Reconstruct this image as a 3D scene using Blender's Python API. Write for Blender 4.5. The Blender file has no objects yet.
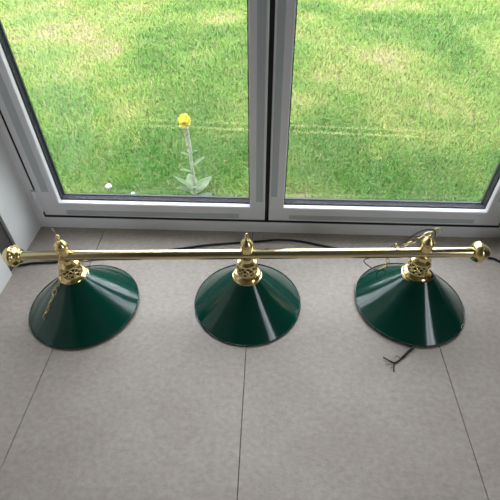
import bpy, bmesh, math, random
import numpy as np
from mathutils import Vector, Matrix

random.seed(7)
rng = np.random.default_rng(11)
SC = bpy.context.scene
COL = SC.collection

# ------------------------------------------------------------------ camera
PITCH, YAW, ROLL, FPX = 0.765750, -0.048953, -0.007602, 428.8817
fw = Vector((math.sin(YAW) * math.cos(PITCH), math.cos(YAW) * math.cos(PITCH), -math.sin(PITCH)))
rt = Vector((math.cos(YAW), -math.sin(YAW), 0.0))
up = rt.cross(fw)
rt2 = math.cos(ROLL) * rt + math.sin(ROLL) * up
up2 = -math.sin(ROLL) * rt + math.cos(ROLL) * up
cam_d = bpy.data.cameras.new('camera')
cam_d.sensor_width = 36.0
cam_d.lens = FPX / 500.0 * 36.0
cam_d.clip_start = 0.02
cam = bpy.data.objects.new('camera', cam_d)
m3 = Matrix((rt2, up2, -fw)).transposed()
cam.matrix_world = Matrix.Translation((0.0, -1.30056, 1.15)) @ m3.to_4x4()
COL.objects.link(cam)
SC.camera = cam

# ------------------------------------------------------------------ view
SC.view_settings.view_transform = 'Standard'
SC.view_settings.look = 'None'
SC.view_settings.gamma = 1.0
SC.view_settings.use_curve_mapping = False
SC.view_settings.exposure = 1.15
SC.cycles.transparent_max_bounces = 32     # light crosses four panes of double glazing

# ------------------------------------------------------------------ sky: bright even overcast
W = bpy.data.worlds.new('overcast_sky')
SC.world = W
W.use_nodes = True
nt = W.node_tree
nt.nodes.clear()
wo = nt.nodes.new('ShaderNodeOutputWorld')
bg = nt.nodes.new('ShaderNodeBackground')
tc = nt.nodes.new('ShaderNodeTexCoord')
sp = nt.nodes.new('ShaderNodeSeparateXYZ')
rp = nt.nodes.new('ShaderNodeValToRGB')
rp.color_ramp.elements[0].position = 0.0
rp.color_ramp.elements[0].color = (0.10, 0.13, 0.07, 1)
rp.color_ramp.elements[1].position = 1.0
rp.color_ramp.elements[1].color = (0.95, 0.97, 1.0, 1)
e = rp.color_ramp.elements.new(0.10); e.color = (0.13, 0.16, 0.10, 1)
e = rp.color_ramp.elements.new(0.16); e.color = (0.82, 0.90, 1.0, 1)
nt.links.new(tc.outputs['Generated'], sp.inputs[0])
nt.links.new(sp.outputs['Z'], rp.inputs[0])
nt.links.new(rp.outputs[0], bg.inputs[0])
bg.inputs[1].default_value = 3.4
nt.links.new(bg.outputs[0], wo.inputs[0])


def portal(name, loc, rot, sx, sy):
    l = bpy.data.lights.new(name, 'AREA')
    l.shape = 'RECTANGLE'; l.size = sx; l.size_y = sy
    l.cycles.is_portal = True
    o = bpy.data.objects.new(name, l)
    o.location = loc; o.rotation_euler = rot
    COL.objects.link(o)
    return o


P2 = math.pi / 2
# area light portals only steer sampling of the sky through the real openings
portal('portal_patio_doors', (0.0, 0.10, 1.06), (-P2, 0, 0), 1.8, 2.0)
portal('portal_side_window', (2.28, -2.4, 1.4), (0, P2, 0), 1.8, 1.1)


# ------------------------------------------------------------------ materials
def mat(name, col, rough=0.5, metal=0.0, **kw):
    m = bpy.data.materials.new(name)
    m.use_nodes = True
    b = m.node_tree.nodes['Principled BSDF']
    b.inputs['Base Color'].default_value = (*col, 1)
    b.inputs['Roughness'].default_value = rough
    b.inputs['Metallic'].default_value = metal
    for k, v in kw.items():
        b.inputs[k.replace('_', ' ')].default_value = v
    return m


def mottle(m, c0, c1, scale=8, detail=4, coord='Object', stretch=(1, 1, 1), bump=0.0, bscale=60, mid=(0.35, 0.65)):
    t = m.node_tree
    b = t.nodes['Principled BSDF']
    tc = t.nodes.new('ShaderNodeTexCoord')
    mp = t.nodes.new('ShaderNodeMapping'); mp.inputs['Scale'].default_value = stretch
    n = t.nodes.new('ShaderNodeTexNoise'); n.inputs['Scale'].default_value = scale; n.inputs['Detail'].default_value = detail
    r = t.nodes.new('ShaderNodeValToRGB')
    r.color_ramp.elements[0].position = mid[0]; r.color_ramp.elements[0].color = (*c0, 1)
    r.color_ramp.elements[1].position = mid[1]; r.color_ramp.elements[1].color = (*c1, 1)
    t.links.new(tc.outputs[coord], mp.inputs[0]); t.links.new(mp.outputs[0], n.inputs['Vector'])
    t.links.new(n.outputs['Fac'], r.inputs[0]); t.links.new(r.outputs[0], b.inputs['Base Color'])
    if bump:
        n2 = t.nodes.new('ShaderNodeTexNoise'); n2.inputs['Scale'].default_value = bscale; n2.inputs['Detail'].default_value = 3
        bp = t.nodes.new('ShaderNodeBump'); bp.inputs['Strength'].default_value = bump; bp.inputs['Distance'].default_value = 0.002
        t.links.new(tc.outputs[coord], n2.inputs['Vector']); t.links.new(n2.outputs['Fac'], bp.inputs['Height'])
        t.links.new(bp.outputs[0], b.inputs['Normal'])
    return m


M_plaster = mottle(mat('white_plaster', (0.7, 0.69, 0.68), 0.8), (0.66, 0.65, 0.64), (0.72, 0.71, 0.71), 3, bump=0.15, bscale=120)
M_ceiling = mat('ceiling_paint', (0.35, 0.34, 0.32), 0.9)  # unseen ceiling, toned down to dim its reflection in brass and shades
M_roomwall = mat('darkened_room_wall', (0.24, 0.22, 0.20), 0.9)  # unseen walls, coloured dark so the glossy shades mirror less light
M_darkslot = mottle(mat('dark_brown_strip', (0.05, 0.045, 0.042), 0.7), (0.04, 0.034, 0.032), (0.065, 0.058, 0.055), 5, stretch=(1, 1, 0.2))
M_upvc = mat('white_upvc', (0.84, 0.815, 0.86), 0.35)
M_seal = mat('black_rubber_seal', (0.006, 0.006, 0.008), 0.55)
M_spacer = mat('navy_black_spacer', (0.006, 0.007, 0.014), 0.6, 0, Specular_IOR_Level=0.15)
M_extbead = mat('weathered_outer_bead', (0.020, 0.022, 0.030), 0.6)
M_strip = mat('grey_blue_strip', (0.53, 0.555, 0.59), 0.4)  # even grey-blue strips laid on the door faces
M_brass = mat('polished_brass', (0.74, 0.62, 0.38), 0.17, 1.0)
M_brass2 = mat('bright_cast_brass', (0.86, 0.68, 0.34), 0.2, 1.0)
M_holder = mat('dark_lampholder', (0.02, 0.016, 0.012), 0.4)
M_shade = mat('green_enamel', (0.0012, 0.046, 0.030), 0.12)
M_shade.node_tree.nodes['Principled BSDF'].inputs['Coat Weight'].default_value = 0.1
M_shade.node_tree.nodes['Principled BSDF'].inputs['Coat Roughness'].default_value = 0.05
M_shadein = mat('white_enamel_inside', (0.6, 0.6, 0.57), 0.3)
M_rim = mat('dark_green_rim', (0.004, 0.022, 0.016), 0.25)
M_cable = mat('navy_black_cable', (0.010, 0.013, 0.028), 0.4)
M_flex = mat('dark_green_flex', (0.020, 0.026, 0.014), 0.6)
M_wire = mat('dark_brown_wire', (0.045, 0.028, 0.014), 0.4)
M_copper = mat('dull_bare_wire', (0.05, 0.05, 0.04), 0.45, 0.5)
M_pebble = mat('white_stone', (0.55, 0.55, 0.53), 0.8)
M_concrete = mat('concrete_sill', (0.35, 0.34, 0.32), 0.9)
M_grout = mat('dark_grout', (0.085, 0.068, 0.052), 0.95)
M_leaf = mottle(mat('woolly_leaf', (0.3, 0.42, 0.2), 0.9), (0.20, 0.30, 0.15), (0.32, 0.40, 0.26), 30)
M_stem = mottle(mat('woolly_stem', (0.4, 0.5, 0.3), 0.9), (0.30, 0.36, 0.22), (0.46, 0.47, 0.36), 60)
M_petal = mat('yellow_petal', (0.85, 0.74, 0.07), 0.6)


def glass_mat():
    m = bpy.data.materials.new('clear_glazing')
    m.use_nodes = True
    t = m.node_tree
    t.nodes.clear()
    o = t.nodes.new('ShaderNodeOutputMaterial')
    tr = t.nodes.new('ShaderNodeBsdfTransparent'); tr.inputs[0].default_value = (0.985, 0.99, 0.988, 1)
    gl = t.nodes.new('ShaderNodeBsdfGlossy'); gl.inputs['Roughness'].default_value = 0.0
    fr = t.nodes.new('ShaderNodeFresnel')
    ge = t.nodes.new('ShaderNodeNewGeometry')      # same air-to-glass Fresnel on both faces of the thin sheet
    mr = t.nodes.new('ShaderNodeMapRange'); mr.inputs['To Min'].default_value = 1.52; mr.inputs['To Max'].default_value = 1 / 1.52
    t.links.new(ge.outputs['Backfacing'], mr.inputs['Value']); t.links.new(mr.outputs[0], fr.inputs[0])
    mx = t.nodes.new('ShaderNodeMixShader')
    t.links.new(fr.outputs[0], mx.inputs[0]); t.links.new(tr.outputs[0], mx.inputs[1]); t.links.new(gl.outputs[0], mx.inputs[2])
    t.links.new(mx.outputs[0], o.inputs[0])
    return m


M_glass = glass_mat()


def floor_mat():
    m = mat('beige_grey_tile', (0.4, 0.38, 0.36), 0.55)
    t = m.node_tree
    b = t.nodes['Principled BSDF']
    tc = t.nodes.new('ShaderNodeTexCoord')

    def noise(scale, detail, st):
        mp = t.nodes.new('ShaderNodeMapping'); mp.inputs['Scale'].default_value = st
        n = t.nodes.new('ShaderNodeTexNoise'); n.inputs['Scale'].default_value = scale; n.inputs['Detail'].default_value = detail
        n.inputs['Roughness'].default_value = 0.65
        t.links.new(tc.outputs['Object'], mp.inputs[0]); t.links.new(mp.outputs[0], n.inputs['Vector'])
        return n
    n1 = noise(3.2, 5, (1, 1.2, 1)); n2 = noise(60, 5, (1, 1.25, 1)); n3 = noise(190, 2, (1, 1, 1))
    r1 = t.nodes.new('ShaderNodeValToRGB')
    r1.color_ramp.elements[0].position = 0.33; r1.color_ramp.elements[0].color = (0.325, 0.278, 0.246, 1)
    r1.color_ramp.elements[1].position = 0.68; r1.color_ramp.elements[1].color = (0.390, 0.342, 0.308, 1)
    t.links.new(n1.outputs['Fac'], r1.inputs[0])
    r2 = t.nodes.new('ShaderNodeValToRGB')
    r2.color_ramp.elements[0].position = 0.3; r2.color_ramp.elements[0].color = (0.82, 0.81, 0.795, 1)
    r2.color_ramp.elements[1].position = 0.7; r2.color_ramp.elements[1].color = (1.12, 1.12, 1.125, 1)
    t.links.new(n2.outputs['Fac'], r2.inputs[0])
    mu = t.nodes.new('ShaderNodeMixRGB'); mu.blend_type = 'MULTIPLY'; mu.inputs[0].default_value = 1
    t.links.new(r1.outputs[0], mu.inputs[1]); t.links.new(r2.outputs[0], mu.inputs[2])
    t.links.new(mu.outputs[0], b.inputs['Base Color'])
    ad = t.nodes.new('ShaderNodeMath'); ad.operation = 'ADD'
    t.links.new(n2.outputs['Fac'], ad.inputs[0]); t.links.new(n3.outputs['Fac'], ad.inputs[1])
    bp = t.nodes.new('ShaderNodeBump'); bp.inputs['Strength'].default_value = 0.18; bp.inputs['Distance'].default_value = 0.002
    t.links.new(ad.outputs[0], bp.inputs['Height']); t.links.new(bp.outputs[0], b.inputs['Normal'])
    return m


M_tile = floor_mat()


def grass_mat():
    m = mat('lawn_grass', (0.2, 0.35, 0.06), 0.6)
    t = m.node_tree
    b = t.nodes['Principled BSDF']
    at = t.nodes.new('ShaderNodeAttribute'); at.attribute_name = 'tint'
    rp = t.nodes.new('ShaderNodeValToRGB')
    rp.color_ramp.elements[0].position = 0.0; rp.color_ramp.elements[0].color = (0.075, 0.195, 0.020, 1)
    rp.color_ramp.elements[1].position = 1.0; rp.color_ramp.elements[1].color = (0.36, 0.29, 0.15, 1)
    e = rp.color_ramp.elements.new(0.4); e.color = (0.165, 0.285, 0.042, 1)
    e = rp.color_ramp.elements.new(0.75); e.color = (0.29, 0.335, 0.08, 1)
    t.links.new(at.outputs['Fac'], rp.inputs[0])
    t.links.new(rp.outputs[0], b.inputs['Base Color'])
    b.inputs['Specular IOR Level'].default_value = 0.3
    return m


M_grass = grass_mat()
M_soil = mottle(mat('lawn_thatch', (0.2, 0.25, 0.08), 0.95), (0.13, 0.17, 0.045), (0.20, 0.175, 0.08), 6, 5, mid=(0.35, 0.7))


# ------------------------------------------------------------------ mesh helpers
def finish(name, bm, mats, parent=None, smooth=None, loc=None):
    me = bpy.data.meshes.new(name)
    bmesh.ops.recalc_face_normals(bm, faces=bm.faces[:])
    bm.to_mesh(me); bm.free()
    for mm in (mats if isinstance(mats, (list, tuple)) else [mats]):
        me.materials.append(mm)
    if smooth is not None:
        for p in me.polygons:
            p.use_smooth = True
        me.set_sharp_from_angle(angle=math.radians(smooth))
    o = bpy.data.objects.new(name, me)
    COL.objects.link(o)
    if parent:
        o.parent = parent
    if loc:
        o.location = loc
    return o


def box(bm, x0, x1, y0, y1, z0, z1, mi=0, bevel=0.0):
    r = bmesh.ops.create_cube(bm, size=1.0)
    vs = r['verts']
    for v in vs:
        v.co = Vector((x0 + (v.co.x + .5) * (x1 - x0), y0 + (v.co.y + .5) * (y1 - y0), z0 + (v.co.z + .5) * (z1 - z0)))
    fs = list({f for v in vs for f in v.link_faces})
    for f in fs:
        f.material_index = mi
    if bevel:
        es = list({e for v in vs for e in v.link_edges})
        bmesh.ops.bevel(bm, geom=es, offset=bevel, segments=2, affect='EDGES', profile=0.5)
    return vs


def lathe(bm, prof, seg=48, mi=0, M=None, close=False):
    """profile of (radius, height) spun about z, then transformed by M"""
    rings = []
    for r, z in prof:
        if r < 1e-6:
            rings.append([bm.verts.new((0, 0, z))])
        else:
            rings.append([bm.verts.new((r * math.cos(2 * math.pi * k / seg), r * math.sin(2 * math.pi * k / seg), z)) for k in range(seg)])
    pairs = list(zip(rings, rings[1:]))
    if close:
        pairs.append((rings[-1], rings[0]))
    for a, b in pairs:
        for k in range(seg):
            k2 = (k + 1) % seg
            if len(a) == 1 and len(b) == 1:
                continue
            if len(a) == 1:
                f = bm.faces.new((a[0], b[k2], b[k]))
            elif len(b) == 1:
                f = bm.faces.new((a[k], a[k2], b[0]))
            else:
                f = bm.faces.new((a[k], a[k2], b[k2], b[k]))
            f.material_index = mi
    if M is not None:
        for ring in rings:
            for v in ring:
                v.co = M @ v.co
    return rings


def smooth_path(pts, n=8):
    P = [Vector(p) for p in pts]
    P = [2 * P[0] - P[1]] + P + [2 * P[-1] - P[-2]]
    out = []
    for i in range(1, len(P) - 2):
        for k in range(n):
            t = k / n
            a, b, c, d = P[i - 1], P[i], P[i + 1], P[i + 2]
            out.append(0.5 * ((2 * b) + (c - a) * t + (2 * a - 5 * b + 4 * c - d) * t * t + (3 * b - a - 3 * c + d) * t ** 3))
    out.append(P[-2])
    return out


def tube(bm, pts, r, seg=8, mi=0, closed=False, rend=None):
    pts = [Vector(p) for p in pts]
    n = len(pts)
    rings = []
    nrm = None
    for i, p in enumerate(pts):
        if closed:
            t = pts[(i + 1) % n] - pts[i - 1]
        else:
            t = pts[min(i + 1, n - 1)] - pts[max(i - 1, 0)]
        t.normalize()
        if nrm is None:
            nrm = t.orthogonal().normalized()
        nrm = (nrm - t * nrm.dot(t)).normalized()
        bi = t.cross(nrm)
        rr = r if rend is None else r + (rend - r) * i / (n - 1)
        rings.append([bm.verts.new(p + rr * (math.cos(2 * math.pi * k / seg) * nrm + math.sin(2 * math.pi * k / seg) * bi)) for k in range(seg)])
    pr = list(zip(rings, rings[1:]))
    if closed:
        pr.append((rings[-1], rings[0]))
    for a, b in pr:
        for k in range(seg):
            f = bm.faces.new((a[k], a[(k + 1) % seg], b[(k + 1) % seg], b[k]))
            f.material_index = mi
    if not closed:
        bm.faces.new(rings[0][::-1]).material_index = mi
        bm.faces.new(rings[-1]).material_index = mi


def ring_frame(bm, x0, x1, z0, z1, wid, prof, mi=0):
    """mitred rectangular frame: prof = list of (fraction of member width, extra inset, y); wid = (left,right,bottom,top)"""
    wl, wr, wb, wt = wid
    loops = []
    for f, ex, y in prof:
        a, b, c, d = x0 + wl * f + ex, x1 - wr * f - ex, z0 + wb * f + ex, z1 - wt * f - ex
        loops.append([bm.verts.new(v) for v in ((a, y, c), (b, y, c), (b, y, d), (a, y, d))])
    n = len(loops)
    for i in range(n):
        A, B = loops[i], loops[(i + 1) % n]
        for k in range(4):
            f = bm.faces.new((A[k], A[(k + 1) % 4], B[(k + 1) % 4], B[k]))
            f.material_index = mi


def tag(o, label=None, cat=None, group=None, kind=None):
    if label: o['label'] = label
    if cat: o['category'] = cat
    if group: o['group'] = group
    if kind: o['kind'] = kind
    return o


def empty(name, loc, parent=None):
    o = bpy.data.objects.new(name, None)
    o.empty_display_size = 0.05
    o.location = loc
    COL.objects.link(o)
    if parent:
        o.parent = parent
    return o


def structure(name, bm, mats, label, smooth=None):
    return tag(finish(name, bm, mats, smooth=smooth), label=label, cat=name.split('_')[0], kind='structure')


# ================================================================== SETTING
XL, XR = -0.9225, 0.937        # reveal planes either side of the doors
RX, RY, RZ = 2.2, -3.6, 2.4    # room extent
# floor of large tiles
bm = bmesh.new()
TW, X0, G = 0.604, -0.0516, 0.0021
for i in range(-2, 4):
    for j in range(4):
        xa, xb = X0 + i * TW + G / 2, X0 + (i + 1) * TW - G / 2
        ya, yb = -1.0 * (j + 1) + G / 2, -1.0 * j - G / 2
        if j == 0: yb = 0.07
        xa = max(xa, XL - 0.1); xb = min(xb, RX + 0.05); ya = max(ya, RY - 0.05)
        if xb - xa < 0.01: continue
        box(bm, xa, xb, ya, yb, -0.03, 0.0, 0, bevel=0.0008)
box(bm, XL - 0.1, RX + 0.05, RY - 0.05, 0.07, -0.08, -0.004, 1)
structure('floor', bm, [M_tile, M_grout], 'beige grey stone tiled floor with thin dark joints')

bm = bmesh.new()
box(bm, XL - 0.12, RX + 0.12, RY - 0.12, 0.12, RZ, RZ + 0.1)
structure('ceiling', bm, M_ceiling, 'plain darkened ceiling of the room')

bm = bmesh.new()   # left wall: reveal, dark recess, white wall, then darkened unseen stretch
box(bm, XL - 0.12, XL, -0.181, 0.10, 0, RZ, 0, 0.002)
box(bm, XL - 0.12, XL, -0.75, -0.268, 0, RZ, 0, 0.002)
box(bm, XL - 0.12, XL - 0.02, RY, -0.75, 0, RZ, 1)  # out of view, darkened to keep a grey reflection off the left shade
structure('wall_left', bm, [M_plaster, M_roomwall], 'white plastered wall and reveal left of the patio doors, darkened out of view')
bm = bmesh.new()  # upright strip coloured dark brown, set slightly back from the wall face
box(bm, XL - 0.12, XL - 0.012, -0.268, -0.181, 0, RZ)
structure('trim_1', bm, M_darkslot, 'dark brown upright strip set in the white left wall')

bm = bmesh.new()   # wall around the doors on the right and above
box(bm, XR, RX + 0.12, -0.181, 0.10, 0, RZ, 0, 0.002)
box(bm, XL, XR, -0.181, 0.10, 2.14, RZ, 0, 0.002)
structure('wall_front', bm, M_plaster, 'white plastered wall to the right of and above the doors')


def pierced(name, axis, c0, c1, a0, a1, h0, h1, A0, A1, label):
    """wall slab with one window opening; axis 'x' = plane normal to x"""
    bm = bmesh.new()
    for (p, q, z0, z1) in ((A0, a0, 0, RZ), (a1, A1, 0, RZ), (a0, a1, 0, h0), (a0, a1, h1, RZ)):
        if axis == 'x': box(bm, c0, c1, p, q, z0, z1)
        else: box(bm, p, q, c0, c1, z0, z1)
    return structure(name, bm, M_roomwall, label)


pierced('wall_right', 'x', RX, RX + 0.12, -2.9, -1.9, 0.55, 2.25, RY, -0.181, 'darkened wall with window on the right of the room')
bm = bmesh.new()
box(bm, XL - 0.12, RX + 0.12, RY - 0.12, RY, 0, RZ)
structure('wall_back', bm, M_roomwall, 'plain wall behind the viewer')


def simple_window(name, axis, c, a0, a1, h0, h1, label):
    bm = bmesh.new(); g = bmesh.new()
    w = 0.06
    mid = (a0 + a1) / 2
    bars = [(a0, a0 + w, h0, h1), (a1 - w, a1, h0, h1), (a0 + w, a1 - w, h0, h0 + w), (a0 + w, a1 - w, h1 - w, h1), (mid - w / 2, mid + w / 2, h0 + w, h1 - w)]
    for p, q, z0, z1 in bars:
        if axis == 'x': box(bm, c - .03, c + .03, p, q, z0, z1, 0, .003)
        else: box(bm, p, q, c - .03, c + .03, z0, z1, 0, .003)
    o = structure(name, bm, M_upvc, label)
    for p, q in ((a0 + w, mid - w / 2), (mid + w / 2, a1 - w)):
        g = bmesh.new()
        if axis == 'x': vs = [(c, p, h0 + w), (c, q, h0 + w), (c, q, h1 - w), (c, p, h1 - w)]
        else: vs = [(p, c, h0 + w), (q, c, h0 + w), (q, c, h1 - w), (p, c, h1 - w)]
        g.faces.new([g.verts.new(v) for v in vs])
        finish('glass_pane', g, M_glass, o)
    return o


simple_window('window_1', 'x', RX + 0.06, -2.9, -1.9, 0.55, 2.25, 'white framed window in the right wall')

# door frame (fixed outer frame around both leaves)
ZT = 2.14
bm = bmesh.new()
ring_frame(bm, XL, XR, 0.0, ZT, (0.030, 0.030, 0.050, 0.05),
           [(0, 0, 0.075), (0, 0, 0.0), (1, -0.003, 0.0), (1, 0, 0.003), (1, 0, 0.016), (1, 0.012, 0.016), (1, 0.012, 0.075)])
frame = structure('trim_2', bm, M_upvc, 'white plastic outer frame around the pair of patio doors')
bm = bmesh.new()
ring_frame(bm, XL, XR, 0.0, ZT, (0.030, 0.030, 0.050, 0.05), [(1, 0.0006, 0.0155), (1, 0.0006, 0.003), (1, 0.0118, 0.003), (1, 0.0118, 0.0155)])
tag(finish('rubber_seal', bm, M_seal, frame), label='black rubber seal between frame and doors')


def leaf(name, x0, x1, wl, wr, label, face_strips, hinge_x=None):
    z0, z1 = 0.0625, 2.077
    wid = (wl, wr, 0.0625, 0.066)
    bm = bmesh.new()
    ring_frame(bm, x0, x1, z0, z1, wid,
               [(0, 0, 0.068), (0, 0, 0.002), (0, 0.002, 0.0), (1, -0.004, 0.0), (1, 0.0, 0.003), (1, 0.001, 0.0205), (1, -0.012, 0.0205), (1, -0.012, 0.068)])
    d = structure(name, bm, M_upvc, label)
    bm = bmesh.new()     # outside glazing edge
    ring_frame(bm, x0, x1, z0, z1, wid, [(1, -0.012, 0.0525), (1, 0.005, 0.0525), (1, 0.003, 0.064), (1, -0.012, 0.066)])
    finish('outer_bead', bm, M_extbead, d)
    bm = bmesh.new()     # dark seal + spacer seen between the panes
    ring_frame(bm, x0, x1, z0, z1, wid, [(1, -0.011, 0.0256), (1, 0.0045, 0.0256), (1, 0.0045, 0.0475), (1, -0.011, 0.0475)])
    tag(finish('spacer_bar', bm, M_spacer, d), label='navy black spacer bar between the panes')
    for y in (0.0212, 0.0480):
        bm = bmesh.new()
        a, b, c, e_ = x0 + wl - 0.008, x1 - wr + 0.008, z0 + wid[2] - 0.008, z1 - wid[3] + 0.008
        box(bm, a, b, y, y + 0.004, c, e_)
        tag(finish('glass_pane', bm, M_glass, d), label='clear glass pane')
    for fx0, fx1, fz0, fz1 in face_strips:
        bm = bmesh.new()
        box(bm, fx0, fx1, -0.0006, 0.0005, fz0, fz1)
        tag(finish('face_strip', bm, M_strip, d), label='grey blue strip on the white door face')
    if hinge_x is not None:
        bm = bmesh.new()
        for za, zb in ((0.083, 0.116), (0.118, 0.150), (0.152, 0.186)):
            lathe(bm, [(0, za), (0.007, za), (0.0085, za + 0.0015), (0.0085, zb - 0.0015), (0.007, zb), (0, zb)], 20, 0, Matrix.Translation((hinge_x, -0.006, 0)))
        box(bm, hinge_x, hinge_x + 0.016, -0.004, 0.001, 0.09, 0.18, 0, 0.001)
        tag(finish('hinge', bm, M_upvc, d, 40), label='white barrel hinge')
    return d


d1 = leaf('door_1', -0.884, -0.0054, 0.074, 0.058, 'left patio door with white plastic frame and clear glass',
          [(-0.793, -0.106, 0.069, 0.092), (-0.860, -0.832, 0.178, 2.0), (-0.0391, -0.0132, 0.152, 2.0)], -0.890)
d2 = leaf('door_2', 0.0102, 0.8985, 0.0565, 0.066, 'right patio door with white plastic frame and clear glass',
          [(0.09, 0.80, 0.0715, 0.0915), (0.0165, 0.0395, 0.178, 2.0), (0.852, 0.880, 0.178, 2.0)])
bm = bmesh.new()
box(bm, -0.0050, 0.0098, 0.006, 0.06, 0.0635, 2.076)
tag(finish('meeting_seal', bm, M_seal, d1), label='black seal in the gap where the doors meet')
# outside sill below the doors
bm = bmesh.new()
box(bm, XL, XR, 0.075, 0.19, -0.16, -0.012, 0, 0.004)
structure('trim_3', bm, M_concrete, 'concrete sill outside below the doors')

# ------------------------------------------------------------------ lawn
GZ = -0.10
bm = bmesh.new()
nx, ny = 60, 60
gr = [[bm.verts.new((-14 + 28 * i / nx, 0.12 + 16 * (j / ny) ** 1.5, GZ - 0.012)) for i in range(nx + 1)] for j in range(ny + 1)]
for j in range(ny):
    for i in range(nx):
        bm.faces.new((gr[j][i], gr[j][i + 1], gr[j + 1][i + 1], gr[j + 1][i]))
structure('lawn_ground', bm, M_soil, 'thatch and soil under the lawn grass')


def vnoise(x, y, scale, seed):
    r = np.random.default_rng(seed)
    g = r.random((64, 64))
    X = (x * scale) % 64; Y = (y * scale) % 64
    i = np.floor(X).astype(int); j = np.floor(Y).astype(int)
    u = X - i; v = Y - j
    u = u * u * (3 - 2 * u); v = v * v * (3 - 2 * v)
    i2 = (i + 1) % 64; j2 = (j + 1) % 64; i %= 64; j %= 64
    return (g[i, j] * (1 - u) + g[i2, j] * u) * (1 - v) + (g[i, j2] * (1 - u) + g[i2, j2] * u) * v


def grass():
    N = 420000
    t = rng.random(N)
    y = 0.20 + 7.8 * t ** 1.55
    hw = 1.35 + 0.62 * y
    x = (rng.random(N) * 2 - 1) * hw - 0.10
    patch = 0.55 * vnoise(x + 20, y + 20, 2.2, 1) + 0.3 * vnoise(x + 20, y + 20, 5.5, 2) + 0.15 * vnoise(x + 20, y + 20, 14, 3)
    lush = 0.6 * vnoise(x + 20, y + 20, 1.3, 4) + 0.4 * vnoise(x + 20, y + 20, 4.0, 5)
    # bare earth near the right door's inner corner
    bare = np.exp(-(((x - 0.16) / 0.16) ** 2 + ((y - 0.38) / 0.07) ** 2))
    keep = rng.random(N) > np.clip(bare * 1.0 + (patch - 0.62) * 2.0, 0, 0.85)
    x, y, patch, lush = x[keep], y[keep], patch[keep], lush[keep]
    N = len(x)
    h = (0.014 + 0.022 * lush + 0.012 * rng.random(N)) * (1 + 0.6 * (rng.random(N) > 0.97))
    w = (0.0009 + 0.0008 * rng.random(N)) * (1 + 0.25 * y)
    az = rng.random(N) * 2 * np.pi
    lean = 0.25 + 0.9 * rng.random(N)
    dx, dy = np.cos(az), np.sin(az)
    px, py = -dy, dx
    z0 = np.full(N, GZ - 0.012)
    V = np.zeros((N, 5, 3), np.float32)
    V[:, 0] = np.stack([x - px * w, y - py * w, z0], 1)
    V[:, 1] = np.stack([x + px * w, y + py * w, z0], 1)
    mx, my = x + dx * h * lean * 0.35, y + dy * h * lean * 0.35
    V[:, 2] = np.stack([mx + px * w * .8, my + py * w * .8, z0 + h * .6], 1)
    V[:, 3] = np.stack([mx - px * w * .8, my - py * w * .8, z0 + h * .6], 1)
    V[:, 4] = np.stack([x + dx * h * lean, y + dy * h * lean, z0 + h * np.clip(1.1 - 0.4 * lean, .3, 1)], 1)
    me = bpy.data.meshes.new('lawn_grass')
    me.vertices.add(N * 5)
    me.vertices.foreach_set('co', V.reshape(-1))
    base = (np.arange(N) * 5)[:, None]
    loops = (base + np.array([[0, 1, 2, 3, 3, 2, 4]])).reshape(-1)
    me.loops.add(N * 7)
    me.loops.foreach_set('vertex_index', loops.astype(np.int32))
    ls = (np.arange(N) * 7)[:, None] + np.array([[0, 4]])
    me.polygons.add(N * 2)
    me.polygons.foreach_set('loop_start', ls.reshape(-1).astype(np.int32))
    me.update(calc_edges=True)
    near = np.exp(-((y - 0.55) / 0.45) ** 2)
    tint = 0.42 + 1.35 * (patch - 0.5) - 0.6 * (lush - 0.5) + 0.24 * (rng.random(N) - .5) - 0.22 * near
    straw = rng.random(N) < (0.05 + 0.25 * np.clip(patch - 0.5, 0, 1))
    tint = np.where(straw, 0.85 + 0.15 * rng.random(N), tint)
    tint = np.clip(tint, 0, 1)
    a = me.attributes.new('tint', 'FLOAT', 'POINT')
    a.data.foreach_set('value', np.repeat(tint, 5).astype(np.float32))
    me.materials.append(M_grass)
    o = bpy.data.objects.new('lawn_grass', me)
    COL.objects.link(o)
    return o


tag(grass(), 'rough mown green lawn with straw patches outside the doors', 'grass', kind='stuff')


# ------------------------------------------------------------------ pebbles by the doors
def pebble(r, seed, loc, label):
    bm = bmesh.new()
    bmesh.ops.create_icosphere(bm, subdivisions=3, radius=r)
    rr = random.Random(seed)
    d = [Vector((rr.uniform(-1, 1), rr.uniform(-1, 1), rr.uniform(-1, 1))).normalized() for _ in range(5)]
    for v in bm.verts:
        n = v.co.normalized()
        v.co *= 1 + sum(0.07 * max(0, n.dot(q)) ** 2 for q in d)
        v.co.z *= 0.85
    o = finish('pebble', bm, M_pebble, smooth=60, loc=loc)
    tag(o, label, 'stone', 'white stones on the lawn')


pebble(0.0145, 1, (-0.772, 0.395, -0.076), 'larger round white stone on the grass by the left door corner')
pebble(0.0100, 2, (-0.645, 0.355, -0.088), 'smaller white stone half hidden behind the left door bottom rail')


# ------------------------------------------------------------------ mullein plant
def leaf_mesh(length, width, droop, fold=0.25):
    bm = bmesh.new()
    n, k = 12, 6
    rows = []
    for i in range(n + 1):
        t = i / n
        w = width * (math.sin(math.pi * min(1, t * 0.94 + 0.06)) ** 0.8) * (1 - 0.25 * t)
        cx = length * t
        cz = length * (0.55 * t - droop * t * t)
        rows.append([bm.verts.new((cx, w * s, cz + fold * w * abs(s) + 0.05 * w * math.sin(9 * t + 4 * s))) for s in [(-1 + 2 * q / k) for q in range(k + 1)]])
    for a, b in zip(rows, rows[1:]):
        for q in range(k):
            bm.faces.new((a[q], a[q + 1], b[q + 1], b[q]))
    r = bmesh.ops.solidify(bm, geom=bm.faces[:], thickness=0.0012)
    return bm


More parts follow.
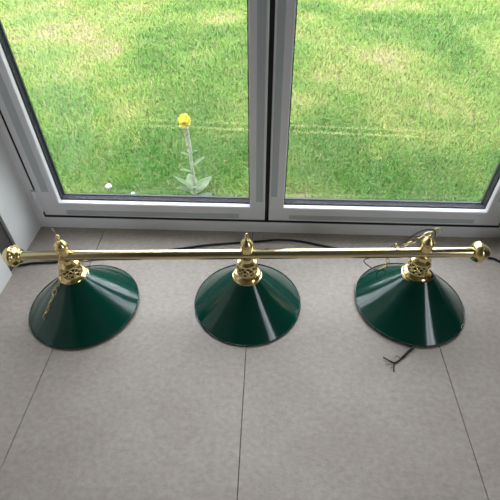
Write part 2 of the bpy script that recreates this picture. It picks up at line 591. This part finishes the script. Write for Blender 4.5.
pb = Vector((-0.344, 0.36, GZ - 0.012))
plant = empty('mullein_plant', pb)
tag(plant, 'pale woolly plant topped with yellow flowers growing outside left door', 'plant')
stem_pts = [(0, 0, 0), (0.001, 0, 0.10), (0.0005, 0, 0.20), (-0.002, 0, 0.28), (-0.006, 0, 0.345), (-0.009, 0, 0.412), (-0.008, 0, 0.436)]
sp_ = smooth_path(stem_pts, 6)
bm = bmesh.new()
tube(bm, sp_, 0.0085, 10, rend=0.005)
finish('stem', bm, M_stem, plant, 60)
for az, ln, wd, zz, dr, rl in ((195, 0.080, 0.019, 0.070, -0.3, 0), (-15, 0.080, 0.019, 0.075, -0.3, 0), (230, 0.09, 0.022, 0.05, -0.1, 0), (300, 0.09, 0.022, 0.045, -0.1, 0), (255, 0.12, 0.030, 0.012, 0.25, 0), (320, 0.12, 0.030, 0.012, 0.25, 0),
                               (110, 0.11, 0.026, 0.02, 0.2, 0), (50, 0.10, 0.026, 0.03, 0.2, 0), (285, 0.07, 0.018, 0.075, 0.0, 0),
                               (215, 0.055, 0.013, 0.155, 0.05, 0), (20, 0.058, 0.013, 0.185, 0.0, 0), (280, 0.05, 0.012, 0.14, 0.1, 0), (180, 0.042, 0.009, 0.235, 0.1, 0), (-20, 0.035, 0.008, 0.255, 0.1, 0)):
    o = finish('leaf', leaf_mesh(ln * 1.15, wd * 1.25, dr), M_leaf, plant, 60)
    o.location = (0, 0, zz); o.rotation_euler = (0, 0, math.radians(az))
bm = bmesh.new()     # buds up the spike
for i in range(70):
    z = 0.255 + 0.135 * i / 70
    a = i * 2.4
    q = min(sp_, key=lambda p: abs(p.z - z))
    bmesh.ops.create_icosphere(bm, subdivisions=1, radius=0.0042 + 0.0015 * random.random(), matrix=Matrix.Translation((q.x + 0.0075 * math.cos(a), q.y + 0.0075 * math.sin(a), z)))
tag(finish('flower_bud', bm, M_stem, plant, 80), label='pale buds along the spike', kind='stuff')


def flower_mesh():
    bm = bmesh.new()
    for k in range(5):
        a = 2 * math.pi * k / 5
        R = Matrix.Rotation(a, 4, 'Z')
        rows = []
        for i in range(5):
            t = i / 4
            w = 0.0085 * math.sin(math.pi * (0.12 + 0.78 * t))
            rows.append([bm.verts.new(R @ Vector((0.002 + 0.019 * t, w * s * 1.25, 0.004 + 0.005 * t - 0.003 * t * t))) for s in (-1, 0, 1)])
        for p, q in zip(rows, rows[1:]):
            for j in range(2):
                bm.faces.new((p[j], p[j + 1], q[j + 1], q[j]))
    bmesh.ops.solidify(bm, geom=bm.faces[:], thickness=0.0008)
    bmesh.ops.create_icosphere(bm, subdivisions=1, radius=0.003, matrix=Matrix.Translation((0, 0, 0.005)))
    return bm


for az, z, tilt in ((270, 0.405, 70), (340, 0.408, 65), (210, 0.402, 70), (120, 0.41, 60), (40, 0.412, 60), (300, 0.422, 40), (240, 0.418, 45)):
    a = math.radians(az)
    o = finish('flower', flower_mesh(), M_petal, plant, 60)
    o.location = (-0.009 + 0.010 * math.cos(a), 0.010 * math.sin(a), z)
    o.rotation_euler = (0, math.radians(tilt), a)
    o['label'] = 'yellow five petalled flower'

# ================================================================== BILLIARD LIGHT
BA, BB = Vector((-0.766, -0.3985, 0.230)), Vector((0.655, -0.327, 0.230))
bdir = (BB - BA).normalized()
lamp_x = [-0.612, -0.0555, 0.488]
lampP = []
for x in lamp_x:
    t = (x - BA.x) / (BB.x - BA.x)
    lampP.append(BA.lerp(BB, t))
root_loc = Vector((lampP[1].x, lampP[1].y, 0.0))
light = empty('billiard_light', root_loc)
tag(light, 'long brass billiard table light with three green conical shades standing on floor', 'light')


def L(p):
    return Vector(p) - root_loc


bm = bmesh.new()
rot = Vector((0, 0, 1)).rotation_difference(bdir).to_matrix().to_4x4()
ln = (BB - BA).length
R0 = 0.0160
lathe(bm, [(0, 0), (R0, 0), (R0, ln), (0, ln)], 40, 0, Matrix.Translation(L(BA)) @ rot)
tag(finish('bar', bm, M_brass, light, 40), label='straight polished brass tube')

KNOB_L = [(0.0150, -0.022), (0.0195, -0.021), (0.0215, -0.016), (0.0190, -0.012), (0.0225, -0.010), (0.0265, -0.005), (0.0245, -0.002), (0.0285, 0.001),
          (0.0305, 0.007), (0.0290, 0.011), (0.0280, 0.012), (0.0265, 0.018), (0.0215, 0.024), (0.0205, 0.025), (0.0150, 0.030), (0.0080, 0.0335), (0, 0.0345)]
KNOB_R = [(0.0150, -0.022), (0.0200, -0.021), (0.0240, -0.018), (0.0290, -0.012), (0.0312, -0.004), (0.0300, 0.002), (0.0275, 0.007), (0.0265, 0.008), (0.0235, 0.015),
          (0.0190, 0.022), (0.0180, 0.023), (0.0130, 0.029), (0.0100, 0.0305), (0.0060, 0.0325), (0, 0.033)]
for P, sgn, prof, lab in ((BA, -1, KNOB_L, 'ribbed rounded brass knob on the left end'), (BB, 1, KNOB_R, 'turned pointed brass knob on the right end')):
    bm = bmesh.new()
    rr = Vector((0, 0, 1)).rotation_difference(bdir * sgn).to_matrix().to_4x4() @ Matrix.Diagonal((1.09, 1.09, 1.0, 1.0))
    lathe(bm, prof, 40, 0, Matrix.Translation(L(P)) @ rr)
    # gadroon beads round the widest band
    for k in range(20):
        a = 2 * math.pi * k / 20
        bmesh.ops.create_icosphere(bm, subdivisions=2, radius=0.0032, matrix=Matrix.Translation(L(P)) @ rr @ Matrix.Translation((0.0285 * math.cos(a), 0.0285 * math.sin(a), -0.001)))
    tag(finish('end_knob', bm, M_brass2, light, 35), label=lab)

SH_R, SH_T, SH_Z = 0.180, 0.040, 0.140
tilts = [0.015, 0.0, 0.022]
shift = [(0.003, -0.006), (0.0, 0.0), (0.006, -0.008)]
for i, p in enumerate(lampP):
    side = ('left', 'middle', 'right')[i]
    cx, cy = p.x + shift[i][0], p.y + shift[i][1]
    T = Matrix.Translation(L((cx, cy, 0.003 + (tilts[i] * SH_R * 0.75)))) @ Matrix.Rotation(tilts[i], 4, 'Y')
    if i == 0:
        T = Matrix.Translation(L((cx, cy, 0.003 + (tilts[i] * SH_R)))) @ Matrix.Rotation(tilts[i] * -1, 4, 'Y')
    # --- shade: conical enamelled shell, green outside, white inside
    bm = bmesh.new()
    prof = []
    n = 14
    for k in range(n + 1):
        t = k / n
        r = SH_R + (SH_T - SH_R) * t
        prof.append((r, SH_Z * t - 0.004 * math.sin(math.pi * t)))
    inner = [(r - 0.0008, z - 0.0016) for r, z in prof[::-1]]
    inner[-1] = (SH_R - 0.002, 0.0)
    lathe(bm, prof, 96, 0, T)
    lathe(bm, inner, 96, 1, T)
    sh = tag(finish('shade', bm, [M_shade, M_shadein], light, 50), label='glossy dark green conical shade, %s one on the bar' % side)
    bm = bmesh.new()
    circ = [T @ Vector((SH_R * math.cos(2 * math.pi * k / 96), SH_R * math.sin(2 * math.pi * k / 96), 0.0006)) for k in range(96)]
    tube(bm, circ, 0.0021, 8, closed=True)
    tag(finish('rolled_rim', bm, M_rim, sh, 60), label='dark rolled rim')
    # --- fitting: gallery, collar, tee round the bar, dome and finial
    q = L((p.x, p.y, 0))
    Tq = Matrix.Translation(q)
    bm = bmesh.new()
    lathe(bm, [(0.030, 0.128), (0.0440, 0.129), (0.0475, 0.133), (0.0470, 0.138), (0.0435, 0.140), (0.0450, 0.144), (0.0430, 0.149), (0.0375, 0.153), (0.0335, 0.155), (0.0325, 0.158), (0.0300, 0.158)], 56, 0, Tq)
    lathe(bm, [(0.0260, 0.191), (0.0300, 0.191), (0.0310, 0.194), (0.0300, 0.198), (0.0245, 0.202), (0.0200, 0.206), (0.0190, 0.212), (0.0185, 0.217), (0.0140, 0.219),
               (0.0140, 0.240), (0.0180, 0.242), (0.0185, 0.246), (0.0178, 0.262), (0.0200, 0.265), (0.0200, 0.268)], 56, 0, Tq)
    fit = tag(finish('lamp_fitting', bm, M_brass2, light, 35), label='cast brass fitting clasping the bar above the %s shade' % side)
    bm = bmesh.new()     # pierced gallery: lattice of crossing strips with rings
    H0, H1 = 0.157, 0.192
    nst = 11
    for k in range(nst):
        for sg in (1, -1):
            pts = []
            for s in range(9):
                t = s / 8
                a = 2 * math.pi * k / nst + sg * t * 1.25
                r = 0.0325 - 0.0030 * t + 0.0015 * math.sin(math.pi * t)
                pts.append(q + Vector((r * math.cos(a), r * math.sin(a), H0 + (H1 - H0) * t)))
            tube(bm, pts, 0.0021, 6)
    for k in range(nst):
        a = 2 * math.pi * (k + 0.5) / nst + 0.62
        bmesh.ops.create_icosphere(bm, subdivisions=2, radius=0.0036, matrix=Matrix.Translation(q + Vector((0.0328 * math.cos(a), 0.0328 * math.sin(a), (H0 + H1) / 2))))
    finish('pierced_gallery', bm, M_brass2, fit, 60)
    bm = bmesh.new()
    lathe(bm, [(0, 0.115), (0.022, 0.115), (0.022, 0.191), (0, 0.191)], 32, 0, Tq)
    tag(finish('lamp_holder', bm, M_holder, fit, 40), label='dark lamp holder inside the gallery')
    bm = bmesh.new()
    lathe(bm, [(0.0190, 0.2675), (0.0205, 0.269), (0.0208, 0.272), (0.0190, 0.277), (0.0145, 0.284), (0.0090, 0.290), (0.0055, 0.2935), (0.0048, 0.297), (0.0064, 0.300),
               (0.0064, 0.303), (0.0045, 0.307), (0.0030, 0.310), (0.0026, 0.314), (0, 0.316)], 40, 0, Tq)
    finish('finial', bm, M_brass2, fit, 40)


# --- chains with open links
def chain(path, name, label):
    P = smooth_path(path, 24)
    bm = bmesh.new()
    pitch, LW, LL, R = 0.0205, 0.0064, 0.0128, 0.0011
    acc, k = 0.0, 0
    pos = [P[0]]
    for a, b in zip(P, P[1:]):
        d = (b - a).length
        while acc + d >= pitch:
            u = (pitch - acc) / d
            a = a.lerp(b, u); d = (b - a).length; acc = 0
            pos.append(a.copy())
        acc += d
    for i in range(len(pos) - 1):
        c = (pos[i] + pos[i + 1]) / 2
        t = (pos[i + 1] - pos[i]).normalized()
        n = t.cross(Vector((0.3, 0.4, 0.87))).normalized()
        n = Matrix.Rotation(math.radians(25 if i % 2 else 95), 3, t) @ n
        pts = []
        for s in range(18):
            a = 2 * math.pi * s / 18
            pts.append(c + t * (LL * math.cos(a)) + n * (LW * math.sin(a)))
        tube(bm, pts, R, 6, closed=True)
    return tag(finish(name, bm, M_brass2, light, 60), label=label)


chain([L(v) for v in [(-0.607, -0.392, 0.312), (-0.611, -0.408, 0.288), (-0.614, -0.415, 0.262), (-0.617, -0.416, 0.235), (-0.626, -0.422, 0.195), (-0.640, -0.432, 0.150), (-0.655, -0.440, 0.128), (-0.671, -0.452, 0.1015),
                      (-0.680, -0.470, 0.083), (-0.692, -0.488, 0.061), (-0.700, -0.502, 0.045)]], 'chain', 'thin brass chain hanging over the left shade')
chain([L(v) for v in [(0.486, -0.337, 0.310), (0.460, -0.340, 0.299), (0.438, -0.342, 0.281), (0.418, -0.342, 0.262), (0.404, -0.332, 0.249), (0.402, -0.310, 0.236), (0.404, -0.295, 0.190), (0.408, -0.275, 0.120),
                      (0.412, -0.252, 0.072), (0.416, -0.240, 0.050), (0.400, -0.247, 0.046), (0.388, -0.262, 0.047), (0.396, -0.272, 0.058)]], 'chain', 'thin brass chain looped over the bar behind the right shade')
# --- small hooks at the finial tips
for pts, lab in (([(-0.612, -0.391, 0.312), (-0.6125, -0.391, 0.322), (-0.6145, -0.391, 0.331), (-0.618, -0.390, 0.339)], 'slim leaning hook on the left finial'),
                 ([(0.488, -0.335, 0.312), (0.490, -0.336, 0.322), (0.497, -0.336, 0.329), (0.507, -0.336, 0.328), (0.512, -0.336, 0.320), (0.508, -0.336, 0.312)], 'small curled hook on the right finial')):
    bm = bmesh.new()
    tube(bm, smooth_path([L(v) for v in pts], 6), 0.0016, 8)
    tag(finish('hook', bm, M_brass2, light, 60), label=lab)
# --- thin supply wire of the right lamp
bm = bmesh.new()
tube(bm, smooth_path([L(v) for v in [(0.500, -0.336, 0.300), (0.492, -0.338, 0.322), (0.470, -0.342, 0.329), (0.444, -0.344, 0.318), (0.420, -0.345, 0.290), (0.405, -0.340, 0.262), (0.396, -0.318, 0.240), (0.372, -0.290, 0.170),
                                     (0.345, -0.245, 0.105), (0.352, -0.228, 0.070), (0.382, -0.236, 0.050), (0.405, -0.242, 0.049)]], 10), 0.0020, 8)
tag(finish('lamp_wire', bm, M_wire, light, 60), label='thin dark wire looping from the right fitting')
# --- flex under the right shade with frayed ends
bm = bmesh.new()
tube(bm, smooth_path([L(v) for v in [(0.492, -0.38, 0.060), (0.494, -0.43, 0.020), (0.490, -0.480, 0.004), (0.474, -0.520, 0.0042), (0.446, -0.546, 0.0042), (0.427, -0.565, 0.0036)]], 8), 0.0036, 10)
flex = tag(finish('flex', bm, M_flex, light, 60), label='dark green flex poking out under the right shade')
for pts, r in (([(0.430, -0.562, 0.0034), (0.414, -0.575, 0.0026), (0.400, -0.583, 0.0024), (0.386, -0.578, 0.004), (0.368, -0.568, 0.007)], 0.0021),
               ([(0.428, -0.565, 0.003), (0.408, -0.581, 0.0022), (0.398, -0.590, 0.0022), (0.392, -0.613, 0.0022)], 0.0018),
               ([(0.428, -0.563, 0.003), (0.408, -0.583, 0.002), (0.390, -0.590, 0.003), (0.370, -0.593, 0.004)], 0.0007),
               ([(0.428, -0.563, 0.004), (0.418, -0.568, 0.006), (0.410, -0.563, 0.009), (0.404, -0.569, 0.008)], 0.0009),
               ([(0.405, -0.583, 0.002), (0.392, -0.597, 0.002), (0.384, -0.603, 0.003)], 0.0007)):
    bm = bmesh.new()
    tube(bm, smooth_path([L(v) for v in pts], 6), r, 8)
    tag(finish('bare_wire', bm, M_flex if r > 0.001 else M_copper, flex, 60), label='splayed wire end')

# ------------------------------------------------------------------ cable along the floor
bm = bmesh.new()
CP = [(-0.919, -0.228, 0.0045), (-0.895, -0.219, 0.0045), (-0.858, -0.210, 0.0045), (-0.77, -0.201, 0.0045), (-0.661, -0.183, 0.0045), (-0.478, -0.149, 0.0045), (-0.367, -0.123, 0.0045), (-0.299, -0.106, 0.0045),
      (-0.231, -0.089, 0.0045), (-0.138, -0.075, 0.0045), (-0.021, -0.059, 0.0045), (0.058, -0.047, 0.0045), (0.136, -0.053, 0.0045), (0.213, -0.073, 0.0045), (0.325, -0.098, 0.0045), (0.513, -0.108, 0.0045),
      (0.702, -0.106, 0.0045), (0.84, -0.118, 0.0045), (0.88, -0.140, 0.0045), (0.98, -0.215, 0.0045), (1.2, -0.32, 0.0045), (1.6, -0.36, 0.0045)]
tube(bm, smooth_path(CP, 8), 0.0042, 10)
tag(finish('cable', bm, M_cable, None, 60), 'navy black cable lying on the floor along the patio door frame', 'cable')
